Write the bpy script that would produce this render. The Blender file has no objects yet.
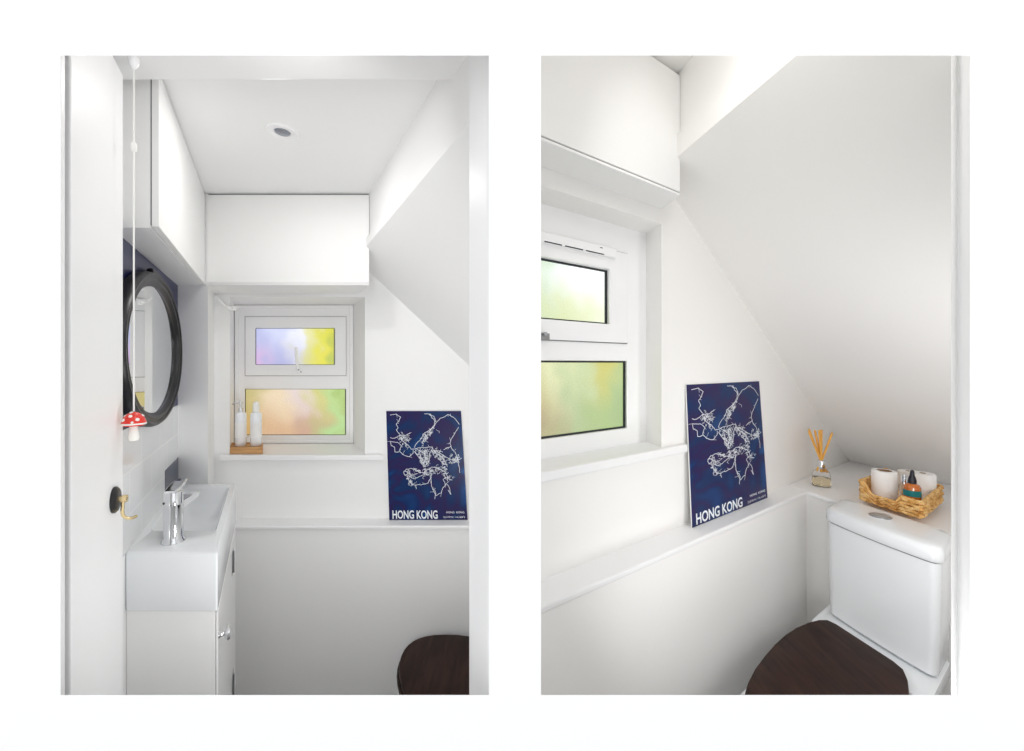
import bpy, bmesh, math, random
from mathutils import Vector, Matrix

sc = bpy.context.scene
COL = sc.collection
PI = math.pi

# ------------------------------------------------------------------ measuring
F, CX, HZ, HC = 400.0, 512.0, 364.0, 1.45      # focal length (px), optical axis, eye height (m)


def LW(u, S, h):
    """Point of the basin washroom: u metres right of its own axis, at the depth where one metre spans S px, h above eye."""
    return Vector((u - 244.0 / S, F / S, HC + h))


EA = Vector(((1100 - 512) / F, 1.0)).normalized()      # along the window wall of the toilet washroom
EB = Vector(((435 - 512) / F, 1.0)).normalized()       # along its cistern wall
O2 = Vector((294.6 * .49 / 126.5, F * .49 / 126.5))    # inner front corner of its ledge


def RW(a, b, h):
    p = O2 + a * EA - b * EB
    return Vector((p.x, p.y, HC + h))


def lin2(v1, v2, r):
    det = v1.x * v2.y - v2.x * v1.y
    return (r.x * v2.y - v2.x * r.y) / det, (v1.x * r.y - r.x * v1.y) / det


def hit_b(x, y, b):
    d = Vector(((x - CX) / F, 1.0))
    a, t = lin2(EA, -d, b * EB - O2)
    return a, -(y - HZ) / F * t


def hit_a(x, y, a):
    d = Vector(((x - CX) / F, 1.0))
    b, t = lin2(-EB, -d, -a * EA - O2)
    return b, -(y - HZ) / F * t


def hit_h(x, y, h):
    S = (y - HZ) / (-h)
    return lin2(EA, -EB, Vector(((x - CX) / S, F / S)) - O2)


# ------------------------------------------------------------------ materials
def mat(name, color, rough=.5, metal=0.0, coat=0.0, trans=0.0, ior=1.45, spec=.5, bump=0.0, bscale=60.0, var=0.0, vscale=8.0):
    m = bpy.data.materials.new(name)
    m.use_nodes = True
    nt = m.node_tree
    b = nt.nodes['Principled BSDF']
    b.inputs['Base Color'].default_value = (*color, 1)
    b.inputs['Roughness'].default_value = rough
    b.inputs['Metallic'].default_value = metal
    b.inputs['Coat Weight'].default_value = coat
    b.inputs['Transmission Weight'].default_value = trans
    b.inputs['IOR'].default_value = ior
    b.inputs['Specular IOR Level'].default_value = spec
    tc = nt.nodes.new('ShaderNodeTexCoord')
    if var:
        n = nt.nodes.new('ShaderNodeTexNoise')
        n.inputs['Scale'].default_value = vscale
        n.inputs['Detail'].default_value = 4
        nt.links.new(tc.outputs['Object'], n.inputs['Vector'])
        r = nt.nodes.new('ShaderNodeValToRGB')
        r.color_ramp.elements[0].position = .3
        r.color_ramp.elements[1].position = .7
        r.color_ramp.elements[0].color = (*[c * (1 - var) for c in color], 1)
        r.color_ramp.elements[1].color = (*[min(1, c * (1 + var)) for c in color], 1)
        nt.links.new(n.outputs['Fac'], r.inputs['Fac'])
        nt.links.new(r.outputs['Color'], b.inputs['Base Color'])
    if bump:
        n2 = nt.nodes.new('ShaderNodeTexNoise')
        n2.inputs['Scale'].default_value = bscale
        n2.inputs['Detail'].default_value = 3
        nt.links.new(tc.outputs['Object'], n2.inputs['Vector'])
        bp = nt.nodes.new('ShaderNodeBump')
        bp.inputs['Strength'].default_value = bump
        bp.inputs['Distance'].default_value = .004
        nt.links.new(n2.outputs['Fac'], bp.inputs['Height'])
        nt.links.new(bp.outputs['Normal'], b.inputs['Normal'])
    return m


def wood(name, dark, light, scale, rough, coat, axis='Y', spec=.22):
    m = mat(name, light, rough, coat=coat, spec=spec)
    nt = m.node_tree
    b = nt.nodes['Principled BSDF']
    tc = nt.nodes.new('ShaderNodeTexCoord')
    mp = nt.nodes.new('ShaderNodeMapping')
    mp.inputs['Scale'].default_value = (3, 22, 22) if axis == 'X' else (22, 3, 22)
    w = nt.nodes.new('ShaderNodeTexNoise')
    w.inputs['Scale'].default_value = scale
    w.inputs['Detail'].default_value = 6
    w.inputs['Distortion'].default_value = .6
    r = nt.nodes.new('ShaderNodeValToRGB')
    r.color_ramp.elements[0].position = .35
    r.color_ramp.elements[1].position = .68
    r.color_ramp.elements[0].color = (*dark, 1)
    r.color_ramp.elements[1].color = (*light, 1)
    nt.links.new(tc.outputs['Object'], mp.inputs['Vector'])
    nt.links.new(mp.outputs['Vector'], w.inputs['Vector'])
    nt.links.new(w.outputs['Fac'], r.inputs['Fac'])
    nt.links.new(r.outputs['Color'], b.inputs['Base Color'])
    return m


def mat_tiles():
    m = mat('white_glazed_tiles', (.82, .83, .84), .12, coat=.3)
    nt = m.node_tree
    b = nt.nodes['Principled BSDF']
    uv = nt.nodes.new('ShaderNodeUVMap')
    br = nt.nodes.new('ShaderNodeTexBrick')
    br.offset = 0.5
    br.inputs['Color1'].default_value = (.83, .84, .85, 1)
    br.inputs['Color2'].default_value = (.80, .81, .83, 1)
    br.inputs['Mortar'].default_value = (.90, .90, .89, 1)
    br.inputs['Scale'].default_value = 1.0
    br.inputs['Mortar Size'].default_value = .003
    br.inputs['Brick Width'].default_value = .20
    br.inputs['Row Height'].default_value = .10
    nt.links.new(uv.outputs['UV'], br.inputs['Vector'])
    nt.links.new(br.outputs['Color'], b.inputs['Base Color'])
    bp = nt.nodes.new('ShaderNodeBump')
    bp.invert = True
    bp.inputs['Strength'].default_value = .35
    bp.inputs['Distance'].default_value = .002
    nt.links.new(br.outputs['Fac'], bp.inputs['Height'])
    nt.links.new(bp.outputs['Normal'], b.inputs['Normal'])
    return m


def mat_pane(name, stops, low, strength, seed):
    """Frosted pane lit by the garden behind it: blurred vertical patches of foliage and sky."""
    m = bpy.data.materials.new(name)
    m.use_nodes = True
    nt = m.node_tree
    b = nt.nodes['Principled BSDF']
    b.inputs['Base Color'].default_value = (.10, .10, .10, 1)
    b.inputs['Roughness'].default_value = .35
    uv = nt.nodes.new('ShaderNodeUVMap')
    n = nt.nodes.new('ShaderNodeTexNoise')
    n.inputs['Scale'].default_value = 2.3
    n.inputs['Detail'].default_value = 1.5
    mp = nt.nodes.new('ShaderNodeMapping')
    mp.inputs['Location'].default_value = (seed, seed * .7, 0)
    mp.inputs['Scale'].default_value = (1.6, .8, 1)
    nt.links.new(uv.outputs['UV'], mp.inputs['Vector'])
    nt.links.new(mp.outputs['Vector'], n.inputs['Vector'])
    sx = nt.nodes.new('ShaderNodeSeparateXYZ')
    nt.links.new(uv.outputs['UV'], sx.inputs['Vector'])

    def math_(op, a, bb):
        k = nt.nodes.new('ShaderNodeMath')
        k.operation = op
        for i, v in enumerate((a, bb)):
            if isinstance(v, (int, float)):
                k.inputs[i].default_value = v
            else:
                nt.links.new(v, k.inputs[i])
        return k.outputs[0]
    wob = math_('MULTIPLY', math_('SUBTRACT', n.outputs['Fac'], .5), .55)
    fx = math_('ADD', sx.outputs['X'], wob)
    fy = math_('ADD', sx.outputs['Y'], math_('MULTIPLY', wob, -1.3))

    def ramp(fac, st):
        r = nt.nodes.new('ShaderNodeValToRGB')
        r.color_ramp.interpolation = 'EASE'
        els = r.color_ramp.elements
        while len(els) < len(st):
            els.new(.5)
        for e, (p, c) in zip(els, st):
            e.position = p
            e.color = (*c, 1)
        nt.links.new(fac, r.inputs['Fac'])
        return r.outputs['Color']
    c1 = ramp(fx, stops)
    c2 = ramp(fx, low)
    mx = nt.nodes.new('ShaderNodeMix')
    mx.data_type = 'RGBA'
    sm = nt.nodes.new('ShaderNodeMapRange')
    sm.interpolation_type = 'SMOOTHSTEP'
    sm.inputs['From Min'].default_value = .1
    sm.inputs['From Max'].default_value = .9
    nt.links.new(fy, sm.inputs['Value'])
    nt.links.new(sm.outputs['Result'], mx.inputs['Factor'])
    nt.links.new(c2, mx.inputs['A'])
    nt.links.new(c1, mx.inputs['B'])
    # fine obscure-glass grain
    g = nt.nodes.new('ShaderNodeTexNoise')
    g.inputs['Scale'].default_value = 70
    g.inputs['Detail'].default_value = 2
    nt.links.new(uv.outputs['UV'], g.inputs['Vector'])
    gr = nt.nodes.new('ShaderNodeMapRange')
    gr.inputs['From Min'].default_value = .3
    gr.inputs['From Max'].default_value = .7
    gr.inputs['To Min'].default_value = .92
    gr.inputs['To Max'].default_value = 1.08
    nt.links.new(g.outputs['Fac'], gr.inputs['Value'])
    nt.links.new(mx.outputs['Result'], b.inputs['Emission Color'])
    nt.links.new(math_('MULTIPLY', gr.outputs['Result'], strength), b.inputs['Emission Strength'])
    return m


def mat_poster():
    m = mat('navy_swirled_print', (.01, .03, .15), .35, spec=.25)
    nt = m.node_tree
    b = nt.nodes['Principled BSDF']
    uv = nt.nodes.new('ShaderNodeUVMap')
    mp = nt.nodes.new('ShaderNodeMapping')
    mp.inputs['Scale'].default_value = (1.0, 1.4, 1)
    n = nt.nodes.new('ShaderNodeTexNoise')
    n.inputs['Scale'].default_value = 1.27
    n.inputs['Detail'].default_value = 2.0
    n.inputs['Distortion'].default_value = 1.6
    nt.links.new(uv.outputs['UV'], mp.inputs['Vector'])
    nt.links.new(mp.outputs['Vector'], n.inputs['Vector'])
    r = nt.nodes.new('ShaderNodeValToRGB')
    els = r.color_ramp.elements
    st = [(.25, (.004, .055, .20)), (.40, (.003, .022, .098)), (.47, (.020, .010, .075)), (.53, (.003, .022, .105)), (.62, (.004, .068, .25)), (.72, (.003, .02, .105))]
    while len(els) < len(st):
        els.new(.5)
    for e, (p, c) in zip(els, st):
        e.position = p
        e.color = (*c, 1)
    nt.links.new(n.outputs['Fac'], r.inputs['Fac'])
    nt.links.new(r.outputs['Color'], b.inputs['Base Color'])
    return m


def mat_wicker():
    m = mat('woven_water_hyacinth', (.55, .30, .10), .7)
    nt = m.node_tree
    b = nt.nodes['Principled BSDF']
    tc = nt.nodes.new('ShaderNodeTexCoord')
    n = nt.nodes.new('ShaderNodeTexNoise')
    n.inputs['Scale'].default_value = 55
    n.inputs['Detail'].default_value = 3
    r = nt.nodes.new('ShaderNodeValToRGB')
    els = r.color_ramp.elements
    els.new(.5)
    for e, (p, c) in zip(els, [(.3, (.40, .17, .035)), (.45, (.72, .40, .12)), (.70, (.90, .64, .30))]):
        e.position = p
        e.color = (*c, 1)
    nt.links.new(tc.outputs['Object'], n.inputs['Vector'])
    nt.links.new(n.outputs['Fac'], r.inputs['Fac'])
    nt.links.new(r.outputs['Color'], b.inputs['Base Color'])
    return m


M = dict(
    paint=mat('white_wall_paint', (.88, .88, .88), .6, bump=.08, bscale=40),
    warm=mat('warm_white_wall_paint', (.89, .88, .865), .6, bump=.08, bscale=40),
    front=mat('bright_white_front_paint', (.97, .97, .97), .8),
    satin=mat('white_satin_woodwork', (.88, .88, .885), .35, spec=.4),
    cab=mat('white_cabinet_lacquer', (.87, .87, .865), .4, spec=.4),
    upvc=mat('white_window_plastic', (.92, .92, .93), .25),
    gap=mat('shadow_gap_seal', (.10, .10, .11), .8),
    gasket=mat('black_glazing_gasket', (.02, .025, .03), .5),
    ceramic=mat('white_glazed_ceramic', (.84, .86, .88), .16, coat=.25),
    navy=mat('navy_wall_paint', (.012, .016, .085), .35),
    navytile=mat('navy_glazed_tile', (.035, .045, .085), .15),
    frame=mat('charcoal_painted_frame', (.014, .014, .016), .38, var=.2),
    mirror=mat('silvered_mirror', (.90, .92, .92), .015, metal=1),
    chrome=mat('polished_chrome', (.75, .76, .78), .06, metal=1),
    brushed=mat('brushed_chrome', (.42, .43, .44), .3, metal=1),
    steel=mat('dull_steel', (.35, .35, .36), .35, metal=1),
    brass=mat('polished_brass', (.80, .64, .36), .2, metal=1),
    black=mat('black_metal', (.012, .012, .014), .3),
    red=mat('red_toadstool_glaze', (.72, .025, .012), .2, coat=.4),
    white=mat('white_glaze', (.85, .84, .80), .25),
    cord=mat('white_cord', (.82, .82, .80), .7),
    wenge=wood('dark_stained_wood', (.016, .0065, .0045), (.040, .0165, .011), 2.2, .50, .0),
    oak=wood('light_oak', (.42, .22, .09), (.66, .38, .17), 3.0, .5, .05, 'X'),
    tiles=mat_tiles(),
    poster=mat_poster(),
    card=mat('white_card_edge', (.8, .8, .8), .6),
    ink=mat('white_print_ink', (.80, .84, .88), .5),
    wicker=mat_wicker(),
    paper=mat('soft_white_tissue', (.88, .87, .85), .95, bump=.25, bscale=120),
    tube=mat('brown_cardboard', (.36, .22, .13), .9),
    hole=mat('dark_tube_hollow', (.03, .025, .02), .9),
    amber=mat('amber_glass', (.50, .13, .015), .06, coat=.6),
    teal=mat('teal_paper_label', (.0, .16, .17), .5),
    rubber=mat('black_rubber_bulb', (.012, .012, .02), .45),
    reed=mat('natural_rattan_reed', (.80, .42, .09), .7),
    oil=mat('pale_amber_oil', (.97, .86, .62), .03, trans=1.0, ior=1.2),
    glass=mat('clear_glass', (.99, .99, .99), .02, trans=1.0, ior=1.2),
    lens=mat('grey_lamp_lens', (.30, .32, .37), .25, metal=.6),
    frostbottle=mat('white_glass_bottle', (.86, .88, .92), .15, coat=.5),
    floor=mat('grey_vinyl_floor', (.42, .41, .40), .5, var=.1),
    emb=mat('white_label_print', (.85, .85, .85), .6),
)
W_UP = mat_pane('frosted_glass_violet_and_yellow',
                [(.0, (.50, .53, .82)), (.30, (.66, .70, .95)), (.55, (.88, .90, .98)), (.70, (.82, .80, .38)), (.88, (.74, .72, .05)), (1.0, (.60, .62, .06))],
                [(.0, (.66, .46, .74)), (.28, (.44, .45, .74)), (.5, (.62, .63, .78)), (.68, (.70, .68, .28)), (.85, (.78, .74, .05)), (1.0, (.52, .58, .08))], .97, .3)
W_LO = mat_pane('frosted_glass_orange_and_green',
                [(.0, (.56, .48, .18)), (.30, (.86, .70, .48)), (.55, (.80, .68, .64)), (.72, (.66, .64, .22)), (.88, (.52, .70, .26)), (1.0, (.42, .60, .16))],
                [(.0, (.60, .37, .12)), (.30, (.70, .45, .26)), (.58, (.60, .38, .26)), (.74, (.54, .46, .22)), (.90, (.46, .70, .28)), (1.0, (.44, .58, .18))], .93, 1.7)
W_UP2 = mat_pane('frosted_glass_pale_green',
                 [(.0, (.66, .80, .62)), (.28, (.88, .96, .90)), (.6, (1.06, 1.08, 1.06)), (1.0, (1.02, 1.05, 1.03))],
                 [(.0, (.62, .72, .46)), (.35, (.70, .78, .44)), (.7, (.80, .86, .56)), (1.0, (.88, .94, .70))], .98, 2.4)
W_LO2 = mat_pane('frosted_glass_leaf_green',
                 [(.0, (.66, .64, .30)), (.25, (.80, .84, .48)), (.5, (.62, .72, .38)), (.75, (.64, .62, .14)), (1.0, (.48, .62, .26))],
                 [(.0, (.36, .22, .10)), (.20, (.46, .42, .20)), (.45, (.45, .56, .27)), (.8, (.41, .56, .21)), (1.0, (.38, .53, .22))], .90, 3.6)


# ------------------------------------------------------------------ object helpers
def prop(o, label=None, cat=None, group=None, kind=None):
    if label:
        o['label'] = label
    if cat:
        o['category'] = cat
    if group:
        o['group'] = group
    if kind:
        o['kind'] = kind
    return o


BASE = {}


def empty(name, base, label=None, cat=None, group=None, kind=None):
    o = bpy.data.objects.new(name, None)
    o.empty_display_size = .05
    COL.objects.link(o)
    o.location = base
    BASE[o.name] = Vector(base)
    return prop(o, label, cat, group, kind)


def build(name, bm, m, parent=None, smooth=False, bevel=0.0, seg=2, base=None, sub=0):
    """World-space bmesh -> one mesh object (local to its thing's base)."""
    if parent is not None:
        b = BASE[parent.name]
    elif base is not None:
        b = Vector(base)
    else:
        lo = Vector((min(v.co.x for v in bm.verts), min(v.co.y for v in bm.verts), min(v.co.z for v in bm.verts)))
        hi = Vector((max(v.co.x for v in bm.verts), max(v.co.y for v in bm.verts), max(v.co.z for v in bm.verts)))
        b = Vector(((lo.x + hi.x) / 2, (lo.y + hi.y) / 2, lo.z))
    bmesh.ops.remove_doubles(bm, verts=bm.verts, dist=1e-6)
    bmesh.ops.recalc_face_normals(bm, faces=bm.faces)
    if smooth:
        for f in bm.faces:
            f.smooth = True
    bmesh.ops.translate(bm, verts=bm.verts, vec=-b)
    me = bpy.data.meshes.new(name)
    bm.to_mesh(me)
    bm.free()
    for x in (m if isinstance(m, (list, tuple)) else [m]):
        me.materials.append(x)
    o = bpy.data.objects.new(name, me)
    COL.objects.link(o)
    BASE[o.name] = b
    if parent is not None:
        o.parent = parent
    else:
        o.location = b
    if bevel:
        md = o.modifiers.new('bevel', 'BEVEL')
        md.width = bevel
        md.segments = seg
        md.limit_method = 'ANGLE'
        md.angle_limit = math.radians(35)
        if smooth:
            md.harden_normals = False
    if sub:
        md = o.modifiers.new('sub', 'SUBSURF')
        md.levels = md.render_levels = sub
    if smooth:
        try:
            me.set_sharp_from_angle(angle=math.radians(42))
        except Exception:
            pass
    return o


def struct(name, bm, m, parent=None, **k):
    o = build(name, bm, m, parent, **k)
    if parent is None:
        o['kind'] = 'structure'
    return o


def B():
    return bmesh.new()


def hexa(bm, p):
    """p: 8 points, bottom ring 0-3 then top ring 4-7."""
    v = [bm.verts.new(q) for q in p]
    for f in ((0, 3, 2, 1), (4, 5, 6, 7), (0, 1, 5, 4), (1, 2, 6, 5), (2, 3, 7, 6), (3, 0, 4, 7)):
        bm.faces.new([v[i] for i in f])
    return bm


def prism(bm, poly, vec):
    vec = Vector(vec)
    a = [bm.verts.new(p) for p in poly]
    b = [bm.verts.new(Vector(p) + vec) for p in poly]
    bm.faces.new(a[::-1])
    bm.faces.new(b)
    n = len(a)
    for i in range(n):
        bm.faces.new((a[i], a[(i + 1) % n], b[(i + 1) % n], b[i]))
    return bm


def lbox(bm, u0, u1, S0, S1, h0, h1):
    """Box of the basin washroom."""
    q = [(u0, S0), (u1, S0), (u1, S1), (u0, S1)]
    return hexa(bm, [LW(u, S, h0) for u, S in q] + [LW(u, S, h1) for u, S in q])


def rbox(bm, a0, a1, b0, b1, h0, h1):
    """Box of the toilet washroom."""
    q = [(a0, b0), (a1, b0), (a1, b1), (a0, b1)]
    return hexa(bm, [RW(a, b, h0) for a, b in q] + [RW(a, b, h1) for a, b in q])


def loft(bm, rings, cap0=True, cap1=True):
    vs = [[bm.verts.new(p) for p in r] for r in rings]
    n = len(vs[0])
    for i in range(len(vs) - 1):
        for j in range(n):
            bm.faces.new((vs[i][j], vs[i][(j + 1) % n], vs[i + 1][(j + 1) % n], vs[i + 1][j]))
    if cap0:
        bm.faces.new(vs[0][::-1])
    if cap1:
        bm.faces.new(vs[-1])
    return bm


def lathe(bm, c, prof, n=32, ex=Vector((1, 0, 0)), ey=Vector((0, 1, 0)), ez=Vector((0, 0, 1)), cap0=True, cap1=True):
    c = Vector(c)
    rings = []
    for r, z in prof:
        rings.append([c + ex * (r * math.cos(2 * PI * i / n)) + ey * (r * math.sin(2 * PI * i / n)) + ez * z for i in range(n)])
    return loft(bm, rings, cap0, cap1)


def tube(bm, pts, r, n=10, taper=None):
    pts = [Vector(p) for p in pts]
    rings = []
    up = Vector((0, 0, 1))
    for i, p in enumerate(pts):
        d = (pts[min(i + 1, len(pts) - 1)] - pts[max(i - 1, 0)]).normalized()
        x = d.cross(up if abs(d.z) < .9 else Vector((1, 0, 0))).normalized()
        y = d.cross(x).normalized()
        rr = r if taper is None else r * taper[i]
        rings.append([p + x * (rr * math.cos(2 * PI * k / n)) + y * (rr * math.sin(2 * PI * k / n)) for k in range(n)])
    return loft(bm, rings)


def smooth_path(pts, k=6):
    pts = [Vector(p) for p in pts]
    out = []
    for i in range(len(pts) - 1):
        p0, p1, p2, p3 = pts[max(i - 1, 0)], pts[i], pts[i + 1], pts[min(i + 2, len(pts) - 1)]
        for j in range(k):
            t = j / k
            out.append(.5 * ((2 * p1) + (-p0 + p2) * t + (2 * p0 - 5 * p1 + 4 * p2 - p3) * t * t + (-p0 + 3 * p1 - 3 * p2 + p3) * t ** 3))
    out.append(pts[-1])
    return out


def frame_ring(bm, fn, o, i, d0, d1):
    """Rectangular frame: outer/inner rectangles (x0,x1,z0,z1) through fn(x, z, depth)."""
    def rect(r, d):
        return [fn(r[0], r[2], d), fn(r[1], r[2], d), fn(r[1], r[3], d), fn(r[0], r[3], d)]
    vs = [[bm.verts.new(p) for p in rect(r, d)] for r, d in ((o, d0), (o, d1), (i, d1), (i, d0))]
    for k in range(4):
        for j in range(4):
            bm.faces.new((vs[k][j], vs[k][(j + 1) % 4], vs[(k + 1) % 4][(j + 1) % 4], vs[(k + 1) % 4][j]))
    return bm


def slab_uv(name, pts, m, parent, thick):
    """Flat pane with UVs 0..1 (pts: bottom-left, bottom-right, top-right, top-left) and a real thickness."""
    bm = B()
    prism(bm, pts, thick)
    o = build(name, bm, m, parent)
    me = o.data
    uvl = me.uv_layers.new(name='UVMap')
    b = BASE[o.name]
    p0, px, py = Vector(pts[0]), Vector(pts[1]) - Vector(pts[0]), Vector(pts[3]) - Vector(pts[0])
    for lp in me.loops:
        q = me.vertices[lp.vertex_index].co + b - p0
        uvl.data[lp.index].uv = (q.dot(px) / px.length_squared, q.dot(py) / py.length_squared)
    return o


# ------------------------------------------------------------------ shared shell
YF0, YF1 = .47, .50


def px(x, y, Y):
    return Vector(((x - CX) * Y / F, Y, HC - (y - HZ) * Y / F))


# front wall, split into strips around its two splayed openings
LO = (60.5, 489.0, 55.5, 695.0)
RO = (541.0, 970.0, 55.5, 695.0)
bm = B()
ZT, ZB = 3.2, 0.0
XL, XR = -2.6, 2.6


def opening(o, Y, e):
    a, b, c, d = o[0] - e, o[1] + e, o[2] - e, o[3] + e
    return px(a, d, Y), px(b, d, Y), px(b, c, Y), px(a, c, Y)      # BL BR TR TL


def wall_ring(bm):
    grid = {}
    for Y, e in ((YF0, 0), (YF1, 7)):
        l, r = opening(LO, Y, e), opening(RO, Y, e)
        xs = [XL, l[0].x, l[1].x, r[0].x, r[1].x, XR]
        zs = [ZB, l[0].z, l[2].z, ZT]
        for i, x in enumerate(xs):
            for j, z in enumerate(zs):
                grid[(Y, i, j)] = bm.verts.new((x, Y, z))
    for Y in (YF0, YF1):
        for i in range(5):
            for j in range(3):
                if j == 1 and i in (1, 3):
                    continue
                bm.faces.new([grid[(Y, i, j)], grid[(Y, i + 1, j)], grid[(Y, i + 1, j + 1)], grid[(Y, i, j + 1)]])

    def side(i0, j0, i1, j1):
        bm.faces.new([grid[(YF0, i0, j0)], grid[(YF0, i1, j1)], grid[(YF1, i1, j1)], grid[(YF1, i0, j0)]])
    for i in (1, 3):
        side(i, 1, i + 1, 1), side(i, 2, i + 1, 2), side(i, 1, i, 2), side(i + 1, 1, i + 1, 2)
    for i in range(5):
        side(i, 0, i + 1, 0), side(i, 3, i + 1, 3)
    for j in range(3):
        side(0, j, 0, j + 1), side(5, j, 5, j + 1)


wall_ring(bm)
struct('wall_front', bm, M['front'])

bm = B()
hexa(bm, [Vector(p) for p in ((-2.6, -2.2, -.05), (2.6, -2.2, -.05), (2.6, 3.0, -.05), (-2.6, 3.0, -.05), (-2.6, -2.2, 0), (2.6, -2.2, 0), (2.6, 3.0, 0), (-2.6, 3.0, 0))])
struct('floor', bm, M['floor'])

# partition between the two washrooms
bm = B()
hexa(bm, [Vector(p) for p in ((-.018, YF1, 0), (.022, YF1, 0), (.022, 2.4, 0), (-.018, 2.4, 0), (-.018, YF1, 2.6), (.022, YF1, 2.6), (.022, 2.4, 2.6), (-.018, 2.4, 2.6))])
struct('wall_partition', bm, M['paint'])

# ================================================================== BASIN WASHROOM (left opening)
UL, UV_ = -.322, .36          # left wall, short upright wall at the right
SB, SN, SL = 252.0, 282.0, 262.0
HCEIL, HLED = .605, -.612
HF = -HC

bm = B()
lbox(bm, UL - .06, UL, 800, 230, HF, .75)
struct('wall_left', bm, M['paint'])

# rear wall around the window opening
WU0, WU1, WH0, WH1 = -.152, .385, -.357, .266
bm = B()
for (u0, u1, h0, h1) in ((-.46, WU0, HF, .75), (WU1, .95, HF, .75), (WU0, WU1, HF, WH0), (WU0, WU1, WH1, .75)):
    lbox(bm, u0, u1, SB, 205, h0, h1)
struct('wall_rear', bm, M['paint'])

# nib at the basin's far end
bm = B()
lbox(bm, UL - .02, -.213, SN, SB - 1, HF, .62)
struct('wall_nib', bm, M['paint'])

# boxed-in lower wall with its ledge
bm = B()
lbox(bm, UL, .905, SL, SB - .5, HF, HLED - .012)
struct('wall_lower', bm, M['paint'])
bm = B()
lbox(bm, -.213, .905, SL + 2.4, SB - .5, HLED - .014, HLED)
struct('trim_1', bm, M['satin'], bevel=.004)

# ceiling, upright piece, slope
bm = B()
prism(bm, [LW(-.50, 800, HCEIL), LW(.30, 800, HCEIL), LW(.37, 620, HCEIL), LW(.40, 230, HCEIL), LW(-.50, 230, HCEIL)], (0, 0, .08))
struct('ceiling', bm, M['paint'])
bm = B()
prism(bm, [LW(UV_, 636, .405), LW(UV_ + .05, 590, .405), LW(UV_ + .05, 240, .405), LW(UV_, 240, .405)], (0, 0, .3))
struct('wall_right', bm, M['paint'])
SLK = .94


def slope_pt(u, S):
    return LW(u, S, .405 - SLK * (u - UV_))


bm = B()
prism(bm, [slope_pt(UV_ - .012, 650), slope_pt(.950, 251), slope_pt(UV_ - .012, 251)][::-1], (0, 0, .03))
struct('ceiling_slope', bm, M['paint'])

# downstand beam over the doorway, jamb, architrave
bm = B()
lbox(bm, -.36, .366, 600, 508, .557, .63)
struct('trim_2', bm, M['satin'], bevel=.006, seg=3)
bm = B()
prism(bm, [LW(.286, 770, HF), LW(.300, 770, HF), LW(.318, 700, HF), LW(.286, 700, HF)], (0, 0, 2.2))
struct('trim_3', bm, M['satin'], bevel=.004)
bm = B()
lbox(bm, -.46, -.2715, 792, 745, HF, .75)
lbox(bm, -.46, -.268, 775, 762, HF, .75)
struct('trim_4', bm, M['satin'], bevel=.003)

# door leaf standing open against the left wall
d1 = empty('door_1', LW(-.27, 620, HF), kind='structure')
bm = B()
lbox(bm, -.300, -.2680, 735, 540, HF + .01, .535)
build('door_leaf', bm, M['satin'], d1, bevel=.003)
# rose and lever
dep = (LW(0, 500, 0) - LW(0, 600, 0)).normalized()      # the side walls' direction in plan
nrm = Vector((dep.y, -dep.x, 0)).normalized()            # out of the door face
hc = LW(-.268, 576, (364 - 500) / 576)
bm = B()
lathe(bm, hc, [(.0225, 0), (.0225, .003), (.019, .006), (.010, .0075)], 28, dep, Vector((0, 0, 1)), nrm)
build('handle_rose', bm, M['black'], d1, smooth=True)
bm = B()
lathe(bm, hc, [(.005, .005), (.005, .010), (.0065, .011), (.0065, .017), (.004, .0185)], 16, dep, Vector((0, 0, 1)), nrm)
tip = hc + nrm * .0115
pts = [tip, tip + Vector((0, 0, -.012)), tip + Vector((.000, 0, -.027)), tip + nrm * .004 + Vector((.001, 0, -.034)), tip + nrm * .011 + Vector((.001, 0, -.036)), tip + nrm * .017 + Vector((.002, 0, -.033))]
tube(bm, smooth_path(pts, 5), .0026, 10)
lv = build('door_lever', bm, M['brass'], d1, smooth=True)
lv['label'] = 'small curved brass lever'

# wall finish: navy band behind the mirror, white tiles below
bm = B()
lbox(bm, UL - .005, UL + .002, 520, SN - .5, -.146, .285)
struct('trim_5', bm, M['navy'])
bm = B()
p = [LW(UL + .003, 520, -.425), LW(UL + .003, SN - .5, -.425), LW(UL + .003, SN - .5, -.146), LW(UL + .003, 520, -.146)]
prism(bm, p, nrm * -.010)
tp = build('tile_splashback', bm, M['tiles'])
tp['kind'] = 'structure'
uvl = tp.data.uv_layers.new(name='UVMap')
for lp in tp.data.loops:
    q = tp.data.vertices[lp.vertex_index].co + BASE[tp.name]
    uvl.data[lp.index].uv = (q.y * 1.15 + .04, q.z - HC + .146 + .10 * .0)
bm = B()
lbox(bm, UL, UL + .0040, 323, SN, -.425, -.330)
build('accent_tile', bm, M['navytile'], tp, bevel=.001)['label'] = 'single dark navy tile'

# ---- wall cabinet along the left wall
c = empty('wall_cabinet', LW(-.27, 370, .279), 'long white wall cupboard hung above the oval mirror', 'cupboard')
bm = B()
lbox(bm, UL + .001, -.2405, 489, SN + .3, .282, HCEIL - .001)
build('carcass', bm, M['cab'], c)
bm = B()
lbox(bm, -.2385, -.223, 488.5, SN + .5, .281, HCEIL - .004)
build('cupboard_door', bm, M['cab'], c, bevel=.0015)
bm = B()
lbox(bm, -.2415, -.2380, 488.2, SN + .3, .285, HCEIL - .002)
build('shadow_gap', bm, M['gap'], c)
bm = B()
lbox(bm, UL + .001, -.2395, 489.5, SN + .3, .2785, .283)
build('base_panel', bm, M['satin'], c)

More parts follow.
